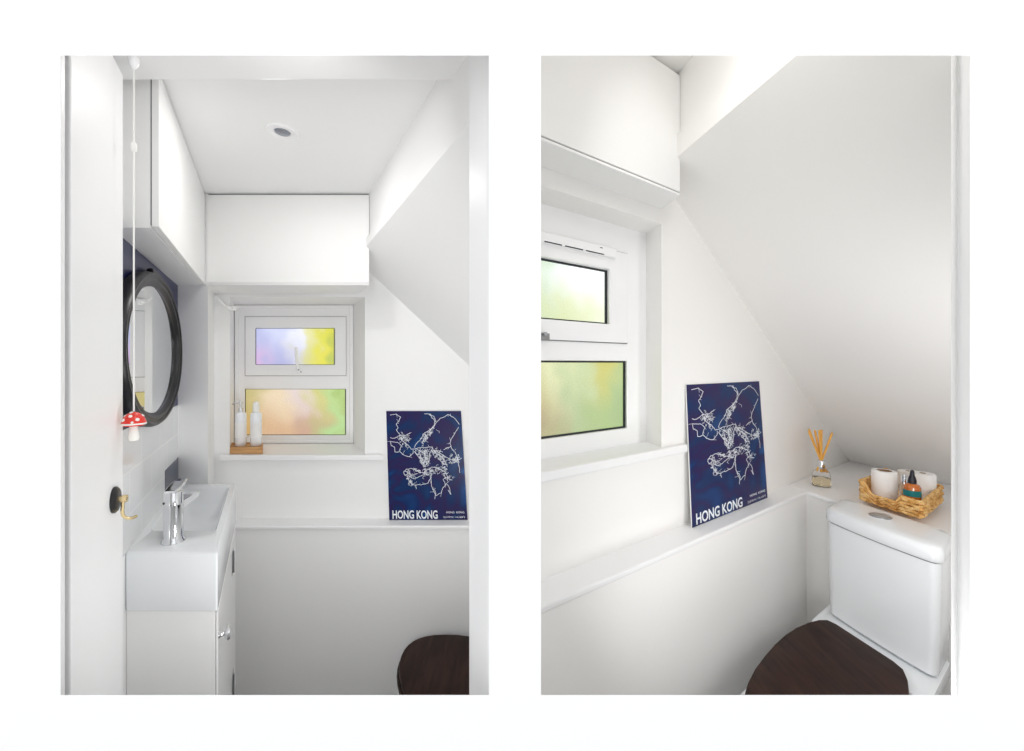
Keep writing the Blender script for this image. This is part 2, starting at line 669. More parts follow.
# ---- cupboard over the window
c = empty('overhead_cupboard', LW(.07, 270, .284), 'wide white overhead cupboard spanning the wall above the violet and yellow window', 'cupboard')
bm = B()
lbox(bm, -.208, .350, SN - 1.6, SB + .5, .286, HCEIL - .004)
build('carcass', bm, M['cab'], c)
bm = B()
lbox(bm, -.217, .358, SN + .6, SN - 1.4, .2865, HCEIL - .006)
build('lift_up_panel', bm, M['cab'], c, bevel=.0012)
bm = B()
lbox(bm, -.2225, -.208, SN - 1.5, SN - 4, .29, HCEIL - .001)
lbox(bm, .350, .3595, SN - 1.5, SN - 4, .40, HCEIL - .001)
lbox(bm, -.2225, .3595, SN - 1.5, SN - 4, HCEIL - .006, HCEIL - .0005)
build('shadow_gap', bm, M['gap'], c)
bm = B()
lbox(bm, -.2225, .356, SN + .8, SB + .3, .279, .2855)
build('base_panel', bm, M['satin'], c, bevel=.002)


# ---- window 1
def make_window(name, fn, outer, sash, gup, glo, mats, dn, depth, seal):
    """fn(x, z, d): point at d metres into the room from the window plane."""
    w = empty(name, fn((outer[0] + outer[1]) / 2, outer[2], 0), kind='structure')
    bm = B()
    frame_ring(bm, fn, outer, (outer[0] + .018, outer[1] - .018, outer[2] + .014, outer[3] - .014), -depth, .012)
    frame_ring(bm, fn, (outer[0] + .012, outer[1] - .012, outer[2] + .008, outer[3] - .008), (glo[0], glo[1], glo[2], sash[3]), -depth + .005, .004)
    build('window_frame', bm, M['upvc'], w, bevel=.003)
    bm = B()
    q = [(glo[0] - .004, glo[3]), (glo[1] + .004, glo[3]), (glo[1] + .004, sash[2]), (glo[0] - .004, sash[2])]
    prism(bm, [fn(x, z, -depth + .008) for x, z in q], fn(0, 0, .004) - fn(0, 0, -depth + .008))
    build('transom', bm, M['upvc'], w, bevel=.003)
    e = .0016
    bm = B()
    frame_ring(bm, fn, (sash[0] - e, sash[1] + e, sash[2] - e, sash[3] + e), (sash[0] + .006, sash[1] - .006, sash[2] + .006, sash[3] - .006), -.004, .0062)
    build('sash_seal', bm, M[seal], w)
    bm = B()
    frame_ring(bm, fn, sash, gup, -.02, .012)
    s = build('sash', bm, M['upvc'], w, bevel=.003)
    e = .004
    for par, g, m_, nm in ((s, gup, mats[0], 'upper_pane'), (w, glo, mats[1], 'lower_pane')):
        bm = B()
        frame_ring(bm, fn, (g[0] - .002, g[1] + .002, g[2] - .002, g[3] + .002), (g[0] + dn, g[1] - dn, g[2] + dn * .6, g[3] - dn * .6), -.012, -.006)
        build('glazing_gasket', bm, M['gasket'], par)
        slab_uv(nm, [fn(g[0], g[2], -.010), fn(g[1], g[2], -.010), fn(g[1], g[3], -.010), fn(g[0], g[3], -.010)], m_, par, fn(0, 0, -.016) - fn(0, 0, -.010))
    return w, s


SW = 222.0


def u_at(x, S):
    return (x - 268) / S


def h_at(y, S):
    return (364 - y) / S


def fnL(x, z, d):
    p = LW(x, SW, z)
    return p + Vector((dep.x, dep.y, 0)) * (-d)


w1, s1 = make_window('window_1', fnL, (WU0 + .002, WU1 - .002, WH0 + .002, WH1 - .002),
                     (u_at(245.3, SW), u_at(345.6, SW), h_at(375.5, SW), h_at(316.8, SW)),
                     (u_at(255.5, SW), u_at(334.8, SW), h_at(364.8, SW), h_at(328, SW)),
                     (u_at(245, SW), u_at(346, SW), h_at(435.2, SW), h_at(389, SW)), (W_UP, W_LO), .003, .05, 'steel')
# stay handle on the sash
bm = B()
hx, hz = u_at(297, SW), h_at(370, SW)
prism(bm, [fnL(hx - .022, hz - .012, .012), fnL(hx + .030, hz - .012, .012), fnL(hx + .030, hz - .004, .012), fnL(hx - .022, hz - .004, .012)], fnL(0, 0, .020) - fnL(0, 0, .012))
tube(bm, [fnL(hx + .004, hz + .000, .012), fnL(hx + .004, hz + .000, .03)], .008, 12)
tube(bm, smooth_path([fnL(hx + .004, hz, .026), fnL(hx - .004, hz + .05, .030), fnL(hx - .006, hz + .10, .028)], 4), .006, 10)
hd = build('sash_handle', bm, M['upvc'], s1, smooth=True)
bm = B()
tube(bm, [fnL(hx + .004, hz + .001, .03), fnL(hx + .004, hz + .001, .0335)], .0045, 12)
tube(bm, [fnL(hx + .016, hz - .008, .018), fnL(hx + .016, hz - .008, .0225)], .003, 10)
build('screw_cap', bm, M['steel'], s1)
# window board
bm = B()
lbox(bm, WU0 - .04, .452, 255.5, SB - 1, WH0 - .022, WH0)
lbox(bm, WU0, WU1, SB, SW + 1, WH0 - .02, WH0 + .0008)
build('window_sill', bm, M['satin'], w1, bevel=.004)

# pipe run in the window's top left corner
pw = [LW(-.200, 257, .262), LW(-.185, 256, .245), LW(-.165, 255, .228), LW(-.150, 254.5, .222), LW(-.138, 248, .222)]
t = empty('cable_conduit', LW(-.17, 256, .22), 'thin white cable curving into the top left corner of the violet and yellow window recess', 'cable')
bm = B()
tube(bm, smooth_path(pw, 6), .0055, 10)
build('cable', bm, M['upvc'], t, smooth=True)
bm = B()
lathe(bm, LW(-.140, 250, .213), [(.010, 0), (.012, .004), (.012, .016), (.008, .020)], 16)
build('clip', bm, M['upvc'], t, smooth=True)

# ---- tray and bottles on the window board
ZS = WH0 + .0008
St = 247.0
tr = empty('soap_tray', LW(u_at(246.5, St), St, ZS), 'small light oak tray holding two white bottles on the window sill', 'tray')
bm = B()
lbox(bm, u_at(230.5, St), u_at(263, St), St + 6, St - 9, ZS, ZS + .023)
build('tray_body', bm, M['oak'], tr, bevel=.003)
bm = B()
frame_ring(bm, lambda x, z, d: LW(x, z, ZS + d), (u_at(230.8, St), u_at(262.7, St), St + 5.7, St - 8.7), (u_at(232, St), u_at(261.5, St), St + 5, St - 8), .022, .027)
build('tray_rim', bm, M['oak'], tr)
for cxp, lab in ((240.5, 'white pump bottle on the left of the oak tray'), (256.0, 'white capped bottle on the right of the oak tray, in front of the orange pane')):
    cb = LW(u_at(cxp, St), St - 2, ZS + .0232)
    bt = empty('soap_bottle', cb, lab, 'bottle', 'white bottles on the oak tray')
    bm = B()
    lathe(bm, cb, [(.018, 0), (.0205, .003), (.0205, .126), (.018, .134), (.0085, .138), (.0085, .142)], 28)
    build('bottle_body', bm, M['frostbottle'], bt, smooth=True)
    bm = B()
    if cxp < 250:
        lathe(bm, cb, [(.0095, .139), (.0095, .152), (.004, .153), (.004, .172), (.008, .173), (.008, .180), (.003, .182)], 18)
        tube(bm, [cb + Vector((0, 0, .176)), cb + Vector((-.020, -.010, .175)), cb + Vector((-.025, -.012, .168))], .0035, 8)
        build('pump', bm, M['chrome'], bt, smooth=True)
    else:
        lathe(bm, cb, [(.0120, .139), (.0125, .142), (.0125, .164), (.010, .176), (.004, .181)], 20)
        build('bottle_cap', bm, M['white'], bt, smooth=True)
    bm = B()
    lathe(bm, cb, [(.0207, .035), (.0207, .095)], 28, cap0=False, cap1=False)
    build('bottle_label', bm, M['emb'], bt, smooth=True)

# ---- oval mirror
mu, mS = UL + .006, None
Yc, hc_, ry, rh = 1.062, .037, .272, .200


def Lxy(u, Y, h):
    return LW(u, F / Y, h)


mr = empty('oval_mirror', Lxy(mu, Yc, hc_ - rh), 'oval wall mirror with a thick moulded charcoal frame hung on the navy band', 'mirror')
NM = 72


def oval(u, kY, kh, dy=0.0, dh=0.0):
    return [Lxy(u, Yc + dy + ry * kY * math.cos(2 * PI * i / NM), hc_ + dh + rh * kh * math.sin(2 * PI * i / NM)) for i in range(NM)]


bm = B()
prof = [(0.000, 1.0), (.018, 1.0), (.027, .985), (.032, .965), (.031, .945), (.026, .93), (.0265, .905), (.0285, .89), (.027, .87), (.021, .855), (.018, .84), (.015, .825), (.008, .825)]
rings = [oval(mu + d, 1 - (1 - k) * .80, k, (1 - k) * .06) for d, k in prof]
loft(bm, rings + [rings[0]], False, False)
build('mirror_frame', bm, M['frame'], mr, smooth=True)
bm = B()
loft(bm, [oval(mu + .006, .872, .84, .0105), oval(mu + .0155, .872, .84, .0105)])
build('mirror_glass', bm, M['mirror'], mr)
bm = B()
lbox(bm, mu, mu + .02, F / (Yc - .03), F / (Yc + .06), hc_ + rh - .008, hc_ + rh + .012)
build('mirror_hanger', bm, M['frame'], mr, bevel=.006)

# ---- pull cord with toadstool
pc = LW(-.2435, 551, 0)
t = empty('light_pull', Vector((pc.x, pc.y, HC - .145)), 'white light pull cord ending in a red spotted ceramic toadstool', 'pull cord')
bm = B()
tube(bm, [Vector((pc.x, pc.y, HC + .548)), Vector((pc.x, pc.y, HC - .086))], .0013, 8)
build('cord', bm, M['cord'], t, smooth=True)
bm = B()
lathe(bm, Vector((pc.x, pc.y, HC + .385)), [(.002, 0), (.0045, .003), (.0045, .014), (.002, .018)], 12)
build('cord_connector', bm, M['cord'], t, smooth=True)
bm = B()
lathe(bm, Vector((pc.x, pc.y, HC + .535)), [(.008, .0215), (.008, .016), (.007, .009), (.004, .003), (.002, 0)], 20)
build('ceiling_switch', bm, M['upvc'], t, smooth=True)
zc = HC - .1085
KT, KR = .83, .66
bm = B()
lathe(bm, Vector((pc.x, pc.y, zc)), [(r_ * KR, z_ * KT) for r_, z_ in [(.010, -.004), (.022, -.004), (.0265, .000), (.0262, .004), (.022, .014), (.014, .022), (.006, .0255), (.0015, .0262)]], 32)
cap = build('toadstool_cap', bm, M['red'], t, smooth=True)
bm = B()
capprof = [(.0265, .000), (.0262, .004), (.022, .014), (.014, .022), (.006, .0255)]
for (ang, r, z, q) in ((-1.9, .0240, .0105, .0046), (-1.2, .0180, .0185, .0042), (-.5, .0236, .0110, .0044), (-2.7, .0185, .0180, .004), (.6, .0185, .018, .004), (1.6, .022, .014, .004), (2.6, .023, .012, .004), (-1.65, .007, .0250, .0042), (-.95, .0258, .0052, .0032), (-2.3, .0256, .0060, .003)):
    r, z, q = r * KR, z * KT, q * .72
    c = Vector((pc.x + r * math.cos(ang), pc.y + r * math.sin(ang), zc + z))
    n = Vector((math.cos(ang) * .75, math.sin(ang) * .75, .3 + z * 34)).normalized()
    e1 = n.cross(Vector((0, 0, 1))).normalized() if abs(n.z) < .98 else Vector((1, 0, 0))
    e2 = n.cross(e1)
    lathe(bm, c, [(q, -.001), (q * .8, .0007), (q * .3, .0011)], 12, e1, e2, n)
sp = build('cap_spots', bm, M['white'], cap, smooth=True)
bm = B()
lathe(bm, Vector((pc.x, pc.y, zc)), [(r_ * KR, z_ * KT) for r_, z_ in [(.0262, -.0012), (.0272, .0002), (.0270, .0018), (.0258, .0024)]], 32, cap0=False, cap1=False)
build('cap_rim', bm, M['white'], cap, smooth=True)
bm = B()
lathe(bm, Vector((pc.x, pc.y, zc - .036 * KT)), [(r_ * KR, z_ * KT) for r_, z_ in [(.006, -.002), (.010, 0), (.0118, .006), (.0105, .016), (.0085, .026), (.0095, .034)]], 24)
build('toadstool_stem', bm, M['white'], t, smooth=True)

# ---- downlight
Sd = (364 - 131.5) / HCEIL
dc = LW(u_at(282.5, Sd), Sd, HCEIL)
t = empty('recessed_downlight', dc, 'round white recessed ceiling downlight with a grey lens', 'ceiling light')
bm = B()
R0 = .038
lathe(bm, dc, [(R0, .002), (R0, -.003), (R0 * .96, -.005), (R0 * .62, -.0045), (R0 * .5, -.002), (R0 * .48, .002)], 40, cap0=False, cap1=False)
build('downlight_ring', bm, M['satin'], t, smooth=True)
bm = B()
lathe(bm, dc, [(R0 * .5, .001), (R0 * .46, -.0035), (R0 * .25, -.006), (R0 * .05, -.0068)], 32)
build('lamp_lens', bm, M['lens'], t, smooth=True)

# ---- vanity
BU0, BU1, BH = UL + .0004, -.1135, -.4236
v = empty('vanity_cabinet', LW(-.22, 350, HF), 'narrow white vanity cupboard under the slim basin', 'cabinet')
bm = B()
lbox(bm, UL + .0004, -.1195, 440, SN + 1, HF, -.5596)
build('carcass', bm, M['cab'], v, bevel=.0015)
bm = B()
lbox(bm, -.1187, -.1135, 440, 286, HF + .06, -.5625)
dr = build('cabinet_door', bm, M['cab'], v, bevel=.002)
kc = LW(-.1135, 434, h_at(635, 434))
bm = B()
lathe(bm, kc, [(.008, 0), (.005, .004), (.005, .010), (.013, .013), (.0165, .017), (.0145, .022), (.005, .0245)], 24, dep, Vector((0, 0, 1)), nrm)
build('door_knob', bm, M['chrome'], dr, smooth=True)
for hh in (-.634, -1.028):
    bm = B()
    S_ = 312.0
    tube(bm, [LW(-.1115, S_, hh - .034), LW(-.1115, S_, hh + .034)], .0036, 10)
    lbox(bm, -.1265, -.1128, 318, 306, hh - .034, hh + .034)
    build('hinge', bm, M['steel'], v)

bs = empty('washbasin', LW(-.22, 350, -.5586), 'slim white ceramic washbasin set on the vanity with a chrome mixer tap', 'washbasin')
bm = B()


def quad(u0, u1, S0, S1, h):
    return [LW(u0, S0, h), LW(u1, S0, h), LW(u1, S1, h), LW(u0, S1, h)]


def rrect(u0, u1, S0, S1, h, r, n=6):
    """Rounded rectangle in the washroom's own plan."""
    Y0, Y1 = F / S0, F / S1
    pts = []
    for (cu, cy, a0) in ((u1 - r, Y0 + r, -PI / 2), (u1 - r, Y1 - r, 0), (u0 + r, Y1 - r, PI / 2), (u0 + r, Y0 + r, PI)):
        for i in range(n + 1):
            a = a0 + PI / 2 * i / n
            pts.append(Lxy(cu + r * math.cos(a), cy + r * math.sin(a), h))
    return pts


ou = (BU0, BU1, 444, SN + .5)
iu = (-.298, -.1345, 392, 292)
rings = [rrect(ou[0] + .003, ou[1] - .003, 442.5, SN + 1, -.5586, .004), rrect(*ou, -.555, .005), rrect(*ou, BH - .004, .005), rrect(ou[0] + .0005, ou[1] - .003, 442, SN + 1, BH, .005),
         rrect(iu[0] - .003, iu[1] + .003, 394, 291, BH, .014), rrect(*iu, BH - .004, .013), rrect(-.288, -.146, 380, 297, BH - .045, .02), rrect(-.276, -.158, 368, 303, BH - .072, .03), rrect(-.25, -.18, 352, 315, BH - .080, .03)]
loft(bm, rings)
build('basin_body', bm, M['ceramic'], bs, smooth=True)
bm = B()
lathe(bm, LW(-.208, 362, BH - .079), [(.026, 0), (.026, .004), (.020, .006), (.006, .012), (.001, .013)], 28)
build('plug_waste', bm, M['chrome'], bs, smooth=True)
tc_ = LW(-.2255, 419, BH)
bm = B()
lathe(bm, tc_, [(.0235, 0), (.0235, .004), (.0205, .008), (.0190, .014), (.0190, .088), (.0196, .089), (.0196, .091), (.0186, .092), (.0186, .116), (.0165, .120), (.006, .121)], 36)
tap = build('mixer_tap', bm, M['chrome'], bs, smooth=True)
bm = B()
def tap_arm(bm, fw, secs):
    fw = Vector(fw).normalized()
    sd = Vector((fw.y, -fw.x, 0))
    up = Vector((0, 0, 1))
    return loft(bm, [[tc_ + fw * d - sd * w_ + up * z0, tc_ + fw * d + sd * w_ + up * z0, tc_ + fw * d + sd * w_ + up * z1, tc_ + fw * d - sd * w_ + up * z1] for d, w_, z0, z1 in secs])


tap_arm(bm, (-.12, .98, 0), ((.010, .012, .070, .094), (.05, .0115, .078, .097), (.070, .0105, .081, .0975), (.080, .009, .084, .0955)))
build('tap_spout', bm, M['chrome'], tap, bevel=.002)
bm = B()
tap_arm(bm, (-.34, .94, 0), ((-.018, .012, .119, .126), (.004, .0135, .1205, .131), (.030, .0125, .126, .1365), (.050, .0105, .131, .138)))
build('tap_lever', bm, M['chrome'], tap, bevel=.002)
bm = B()
lathe(bm, tc_ + Vector((-.0095, -.0162, .096)), [(.0028, 0), (.0028, .0012)], 10, Vector((.86, -.5, 0)), Vector((0, 0, 1)), Vector((-.5, -.86, 0)))
build('temperature_mark', bm, M['black'], tap)

# ---- toilet of the basin washroom (dark lid in front of the ledge wall)
HS1 = -1.0
tl = empty('toilet', LW(.62, 330, HF), 'white toilet with a round dark wooden lid, cut off by the door jamb', 'toilet')


def egg1(k, h, du=0.0, n=48):
    pts = []
    for i in range(n):
        a = 2 * PI * i / n
        ca, sa = math.cos(a), math.sin(a)
        u = .66 + du + .245 * k * (abs(ca) ** .85) * (1 if ca >= 0 else -1)
        if u > .775:
            u = .775
        Y = 1.214 + .272 * k * sa
        pts.append(Lxy(u, Y, h))
    return pts


bm = B()
loft(bm, [egg1(.965, HS1 - .020), egg1(.99, HS1 - .018), egg1(1.0, HS1 - .010), egg1(.99, HS1 - .003), egg1(.955, HS1), egg1(.5, HS1 + .002)])
build('lid', bm, M['wenge'], tl, smooth=True)
bm = B()
loft(bm, [egg1(.98, HS1 - .044, -.004), egg1(1.005, HS1 - .040, -.004), egg1(1.012, HS1 - .032, -.004), egg1(1.0, HS1 - .024, -.004), egg1(.95, HS1 - .0225, -.004)])
build('seat', bm, M['wenge'], tl, smooth=True)
bm = B()
loft(bm, [egg1(.55, HF, .03), egg1(.55, HF + .03, .03), egg1(.52, HF + .14, .03), egg1(.72, HS1 - .18, .02), egg1(.93, HS1 - .08), egg1(.96, HS1 - .047), egg1(.8, HS1 - .046)])
build('bowl', bm, M['ceramic'], tl, smooth=True)


# ------------------------------------------------------------------ map poster artwork in poster coordinates (s right, t down)
def zst(x, y):
    t = (y - 65) / 625.0
    xl, xr = 37 + 15 * t, 465 + 32 * t
    return (x - xl) / (xr - xl), t


def fractal(p, q, amp, depth, rng):
    if depth == 0:
        return [p]
    m = ((p[0] + q[0]) / 2 + rng.uniform(-1, 1) * amp, (p[1] + q[1]) / 2 + rng.uniform(-1, 1) * amp)
    return fractal(p, m, amp * .55, depth - 1, rng) + fractal(m, q, amp * .55, depth - 1, rng)


ROADS = [
    [(60, 88), (95, 82), (120, 100), (108, 125), (95, 140), (105, 160), (95, 175), (110, 195), (118, 206)],
    [(60, 218), (85, 222), (112, 205), (150, 206), (175, 190)], [(112, 205), (130, 238), (160, 258), (180, 285)],
    [(60, 243), (66, 265), (82, 272), (86, 300), (110, 300)], [(60, 240), (100, 245), (125, 265), (112, 295), (130, 315), (165, 328), (188, 310), (190, 290)],
    [(198, 275), (220, 240), (238, 222), (262, 188), (300, 165), (322, 132), (345, 107), (390, 85), (420, 100), (455, 142)],
    [(255, 80), (290, 82), (298, 105), (320, 126)], [(282, 85), (310, 95), (318, 112), (312, 145), (280, 190)],
    [(450, 158), (430, 190), (412, 220), (400, 250), (410, 282), (430, 302), (445, 340), (450, 380), (455, 420)], [(365, 288), (385, 275), (405, 268)],
    [(180, 285), (220, 277), (260, 275), (300, 275), (312, 300), (340, 322), (370, 352), (385, 385)],
    [(198, 300), (230, 338), (240, 370), (258, 385), (280, 352), (285, 312), (300, 280)], [(210, 282), (250, 310), (270, 345), (262, 380)], [(232, 280), (228, 312), (245, 350)],
    [(312, 292), (350, 312), (400, 342), (430, 352), (465, 338)], [(340, 345), (365, 372), (385, 372)], [(395, 345), (410, 365), (440, 355), (445, 330)],
    [(135, 420), (150, 402), (180, 395), (215, 410), (250, 420), (280, 400), (300, 388), (330, 394), (352, 406), (375, 422), (388, 450), (412, 462)],
    [(135, 420), (142, 435), (155, 432), (158, 418), (142, 412)],
    [(155, 432), (165, 465), (185, 488), (210, 490), (240, 488), (275, 478), (292, 450), (286, 408)], [(165, 440), (195, 455), (215, 448), (250, 432), (280, 430)],
    [(286, 440), (292, 480), (298, 506), (320, 552), (350, 536), (356, 510), (372, 490), (360, 460), (386, 445)], [(378, 482), (396, 508), (404, 545), (388, 520)],
    [(205, 490), (208, 512)], [(300, 510), (318, 535), (312, 570)],
]
DENSE = [(112, 205, 172, 262, 26), (236, 168, 312, 248, 34), (190, 278, 300, 374, 60), (312, 290, 385, 380, 34), (395, 320, 460, 365, 22), (150, 398, 300, 440, 44), (300, 388, 380, 420, 20), (160, 440, 190, 490, 14), (365, 420, 412, 465, 12)]


def poster_art(fn, n_off, rng):
    """fn(s, t, d) -> point; returns bmesh of printed road lines as thin ink ribbons."""
    bm = B()

    def ribbon(pts, w):
        for (a, b) in zip(pts[:-1], pts[1:]):
            dx, dy = b[0] - a[0], (b[1] - a[1]) * 1.4
            L = math.hypot(dx, dy)
            if L < 1e-5:
                continue
            nx, ny = -dy / L * w, dx / L * w / 1.4
            ex, ey = dx / L * w * .4, dy / L * w * .4 / 1.4
            v = [bm.verts.new(fn(*p, n_off)) for p in ((a[0] + nx - ex, a[1] + ny - ey), (a[0] - nx - ex, a[1] - ny - ey), (b[0] - nx + ex, b[1] - ny + ey), (b[0] + nx + ex, b[1] + ny + ey))]
            bm.faces.new(v)
    for r in ROADS:
        pts = []
        st = [zst(*p) for p in r]
        for a, b in zip(st[:-1], st[1:]):
            pts += fractal(a, b, .006, 2, rng)
        pts.append(st[-1])
        ribbon(pts, .0030)
        for p in pts[::2]:
            if rng.random() < .35:
                q = (p[0] + rng.gauss(0, .022), p[1] + rng.gauss(0, .016))
                ribbon([p, q], .0015)
    for (x0, y0, x1, y1, n) in DENSE:
        for _ in range(n):
            if x0 == 236:      # the diagonal valley
                k = rng.random()
                x, y = 240 + 70 * k + rng.gauss(0, 9), 245 - 78 * k + rng.gauss(0, 8)
            elif x0 == 190:
                y = rng.uniform(y0, y1)
                hw = 52 * (1 - .8 * (y - y0) / (y1 - y0))
                x = 252 + rng.uniform(-hw, hw)
            elif x0 == 312:
                k = rng.random() * .85
                x, y = 312 + 72 * k + rng.gauss(0, 8), 292 + 85 * k + rng.gauss(0, 10)
            else:
                x, y = rng.uniform(x0, x1), rng.uniform(y0, y1)
            p = zst(x, y)
            seg = [p]
            for _k in range(3):
                a = rng.uniform(0, 2 * PI)
                seg.append((seg[-1][0] + .024 * math.cos(a), seg[-1][1] + .017 * math.sin(a)))
            ribbon(seg, .0017)
    return bm


def text_bm(bm, body, rect, fn, d, bold=0.0):
    cu = bpy.data.curves.new('print', 'FONT')
    cu.body = body
    cu.offset = bold
    cu.resolution_u = 3
    o = bpy.data.objects.new('print', cu)
    COL.objects.link(o)
    dg = bpy.context.evaluated_depsgraph_get()
    me = o.evaluated_get(dg).to_mesh()
    vs = [v.co.copy() for v in me.vertices]
    fs = [list(p.vertices) for p in me.polygons]
    o.evaluated_get(dg).to_mesh_clear()
    bpy.data.objects.remove(o)
    bpy.data.curves.remove(cu)
    x0, x1 = min(v.x for v in vs), max(v.x for v in vs)
    y0, y1 = min(v.y for v in vs), max(v.y for v in vs)
    nv = [bm.verts.new(fn(rect[0] + (v.x - x0) / (x1 - x0) * (rect[1] - rect[0]), rect[3] + (v.y - y0) / (y1 - y0) * (rect[2] - rect[3]), d)) for v in vs]
    for f in fs:
        try:
            bm.faces.new([nv[i] for i in f])
        except ValueError:
            pass


def make_poster(TL, TR, BR, BL, label):
    TL, TR, BR, BL = map(Vector, (TL, TR, BR, BL))
    n = (TR - TL).cross(BL - TL).normalized()
    if n.y > 0:
        n = -n

    def fn(s, t, d):
        return (TL * (1 - s) + TR * s) * (1 - t) + (BL * (1 - s) + BR * s) * t + n * d
    base = (BL + BR) / 2
    o = empty('map_poster', base, label, 'poster', 'navy map posters on the ledges')
    th = .004
    bm = B()
    prism(bm, [fn(0, 1, -th), fn(1, 1, -th), fn(1, 0, -th), fn(0, 0, -th)], n * th * .98)
    build('backing_board', bm, M['card'], o)
    slab_uv('print_sheet', [fn(0, 1, .0006), fn(1, 1, .0006), fn(1, 0, .0006), fn(0, 0, .0006)], M['poster'], o, n * -.0007)
    rng = random.Random(11)
    build('road_map', poster_art(fn, .0012, rng), M['ink'], o)
    bm = B()
    sx0, t0 = zst(70, 635)
    sx1, t1 = zst(328, 684)
    text_bm(bm, 'HONG KONG', (sx0, sx1, t0, t1), fn, .0012, .022)
    build('title_lettering', bm, M['ink'], o)
    bm = B()
    text_bm(bm, 'HONG  KONG', (zst(376, 640)[0], zst(478, 640)[0], zst(0, 641)[1], zst(0, 652)[1]), fn, .0012, .012)
    text_bm(bm, '22.3193\u00b0N / 114.1694\u00b0E', (zst(360, 670)[0], zst(482, 670)[0], zst(0, 668)[1], zst(0, 679)[1]), fn, .0012, .004)
    build('small_lettering', bm, M['ink'], o)
    return o


S_p = 254.9
hb = HLED + .0006
make_poster(LW(u_at(386.2, SB + 1.2), SB + 1.2, h_at(411, SB + 1.2)), LW(u_at(461, SB + 1.2), SB + 1.2, h_at(411, SB + 1.2)),
            LW(u_at(467.6, S_p), S_p, hb), LW(u_at(389.3, S_p), S_p, hb),
            'navy street map poster on the ledge beside the door jamb, seen nearly face on')

# ================================================================== TOILET WASHROOM (right opening)
B0 = -.0807               # upper window wall
HL = -.49                 # ledge
FZ = -HC + .14            # its floor lies a step higher
BWIN = -.170
AV = -.80                 # placed below from the slope


def slope_h(a):
    return .475 - .671 * (a + .743)


# window opening
WA1, WHT = hit_b(661.5, 224, B0)
WHB = hit_b(661.5, 447.5, B0)[1]


def aL(b):
    return (.018 - O2.x - .18903 * b) / EA.x        # where the partition cuts a line along the window wall


A_L = aL(BWIN) + .001
bm = B()
AB = aL(B0)
for (a0, a1, h0, h1) in ((WA1, .95, FZ - .05, .95), (AB, WA1, FZ - .05, WHB), (AB, WA1, WHT, .95)):
    rbox(bm, a0, a1, B0, B0 - .12, h0, h1)
struct('wall_window_side', bm, M['warm'])
# boxed lower walls and ledges
bm = B()
rbox(bm, aL(0), .01, .0, B0 - .02, FZ, HL - .014)
struct('wall_boxing_side', bm, M['warm'])
bm = B()
rbox(bm, aL(0), .0, .006, B0 - .02, HL - .016, HL - .0005)
struct('trim_6', bm, M['satin'], bevel=.004)
# slope: runs down to the rear ledge


def bF(a):
    return (O2.y + EA.y * a - YF1 - .001) / EB.y          # where the front wall cuts a line along the cistern wall


def rwedge(bm, a0, a1, b0, h0, h1):
    q = [(a0, b0), (a1, b0), (a1, bF(a1)), (a0, bF(a0))]
    return hexa(bm, [RW(a, b, h0) for a, b in q] + [RW(a, b, h1) for a, b in q])


def slopeR(a, b):
    return RW(a, b, slope_h(a))


bm = B()
rwedge(bm, .0, .80, B0 - .02, FZ, HL - .014)
struct('wall_boxing_rear', bm, M['warm'])
bm = B()
rwedge(bm, -.010, .80, B0 + .001, HL - .014, HL + .001)
struct('trim_7', bm, M['satin'], bevel=.003)
# upper edge of the slope, taken on the line where the upright wall meets it
def hit_slope(x, y):
    lo, hi = -1.2, .6
    for _ in range(60):
        a = (lo + hi) / 2
        b, h = hit_a(x, y, a)
        if h < slope_h(a):
            lo = a
        else:
            hi = a
    return a


AV = -.841 + .5 * 0
bm = B()
prism(bm, [slopeR(AV - .012, B0 - .1), slopeR(.80, B0 - .1), slopeR(.80, bF(.80)), slopeR(AV - .012, bF(AV - .012))], (0, 0, .06))
struct('ceiling_slope_rear', bm, M['warm'])
bm = B()
rwedge(bm, AV, AV + .05, B0 - .1, slope_h(AV), .95)
struct('wall_upright', bm, M['warm'])
HC2 = .78
bm = B()
hexa(bm, [Vector((x, y, z)) for z in (HC + HC2, HC + HC2 + .08) for x, y in ((.0, YF1), (2.6, YF1), (2.6, 2.8), (.0, 2.8))])
struct('ceiling_rear', bm, M['warm'])
bm = B()
hexa(bm, [Vector((x, y, z)) for z in (0, .14) for x, y in ((.022, YF1), (2.4, YF1), (2.4, 2.8), (.022, 2.8))])
struct('floor_raised', bm, M['floor'])
bm = B()
hexa(bm, [Vector((x, y, z)) for z in (0, 2.6) for x, y in ((1.9, YF1), (1.95, YF1), (1.95, 2.6), (1.9, 2.6))])
struct('wall_far_right', bm, M['warm'])
# door jamb at the right of the opening
bm = B()
Y_ = .54
xj = (952 - CX) * Y_ / F
jamb = [(951, .534), (955.5, .531), (957, .535), (979, .512), (1010, .512), (1000, .60), (952.5, .60)]
prism(bm, [Vector((px(x, 0, y).x, y, .14)) for x, y in jamb], (0, 0, 2.2))
struct('trim_8', bm, M['satin'], bevel=.004)

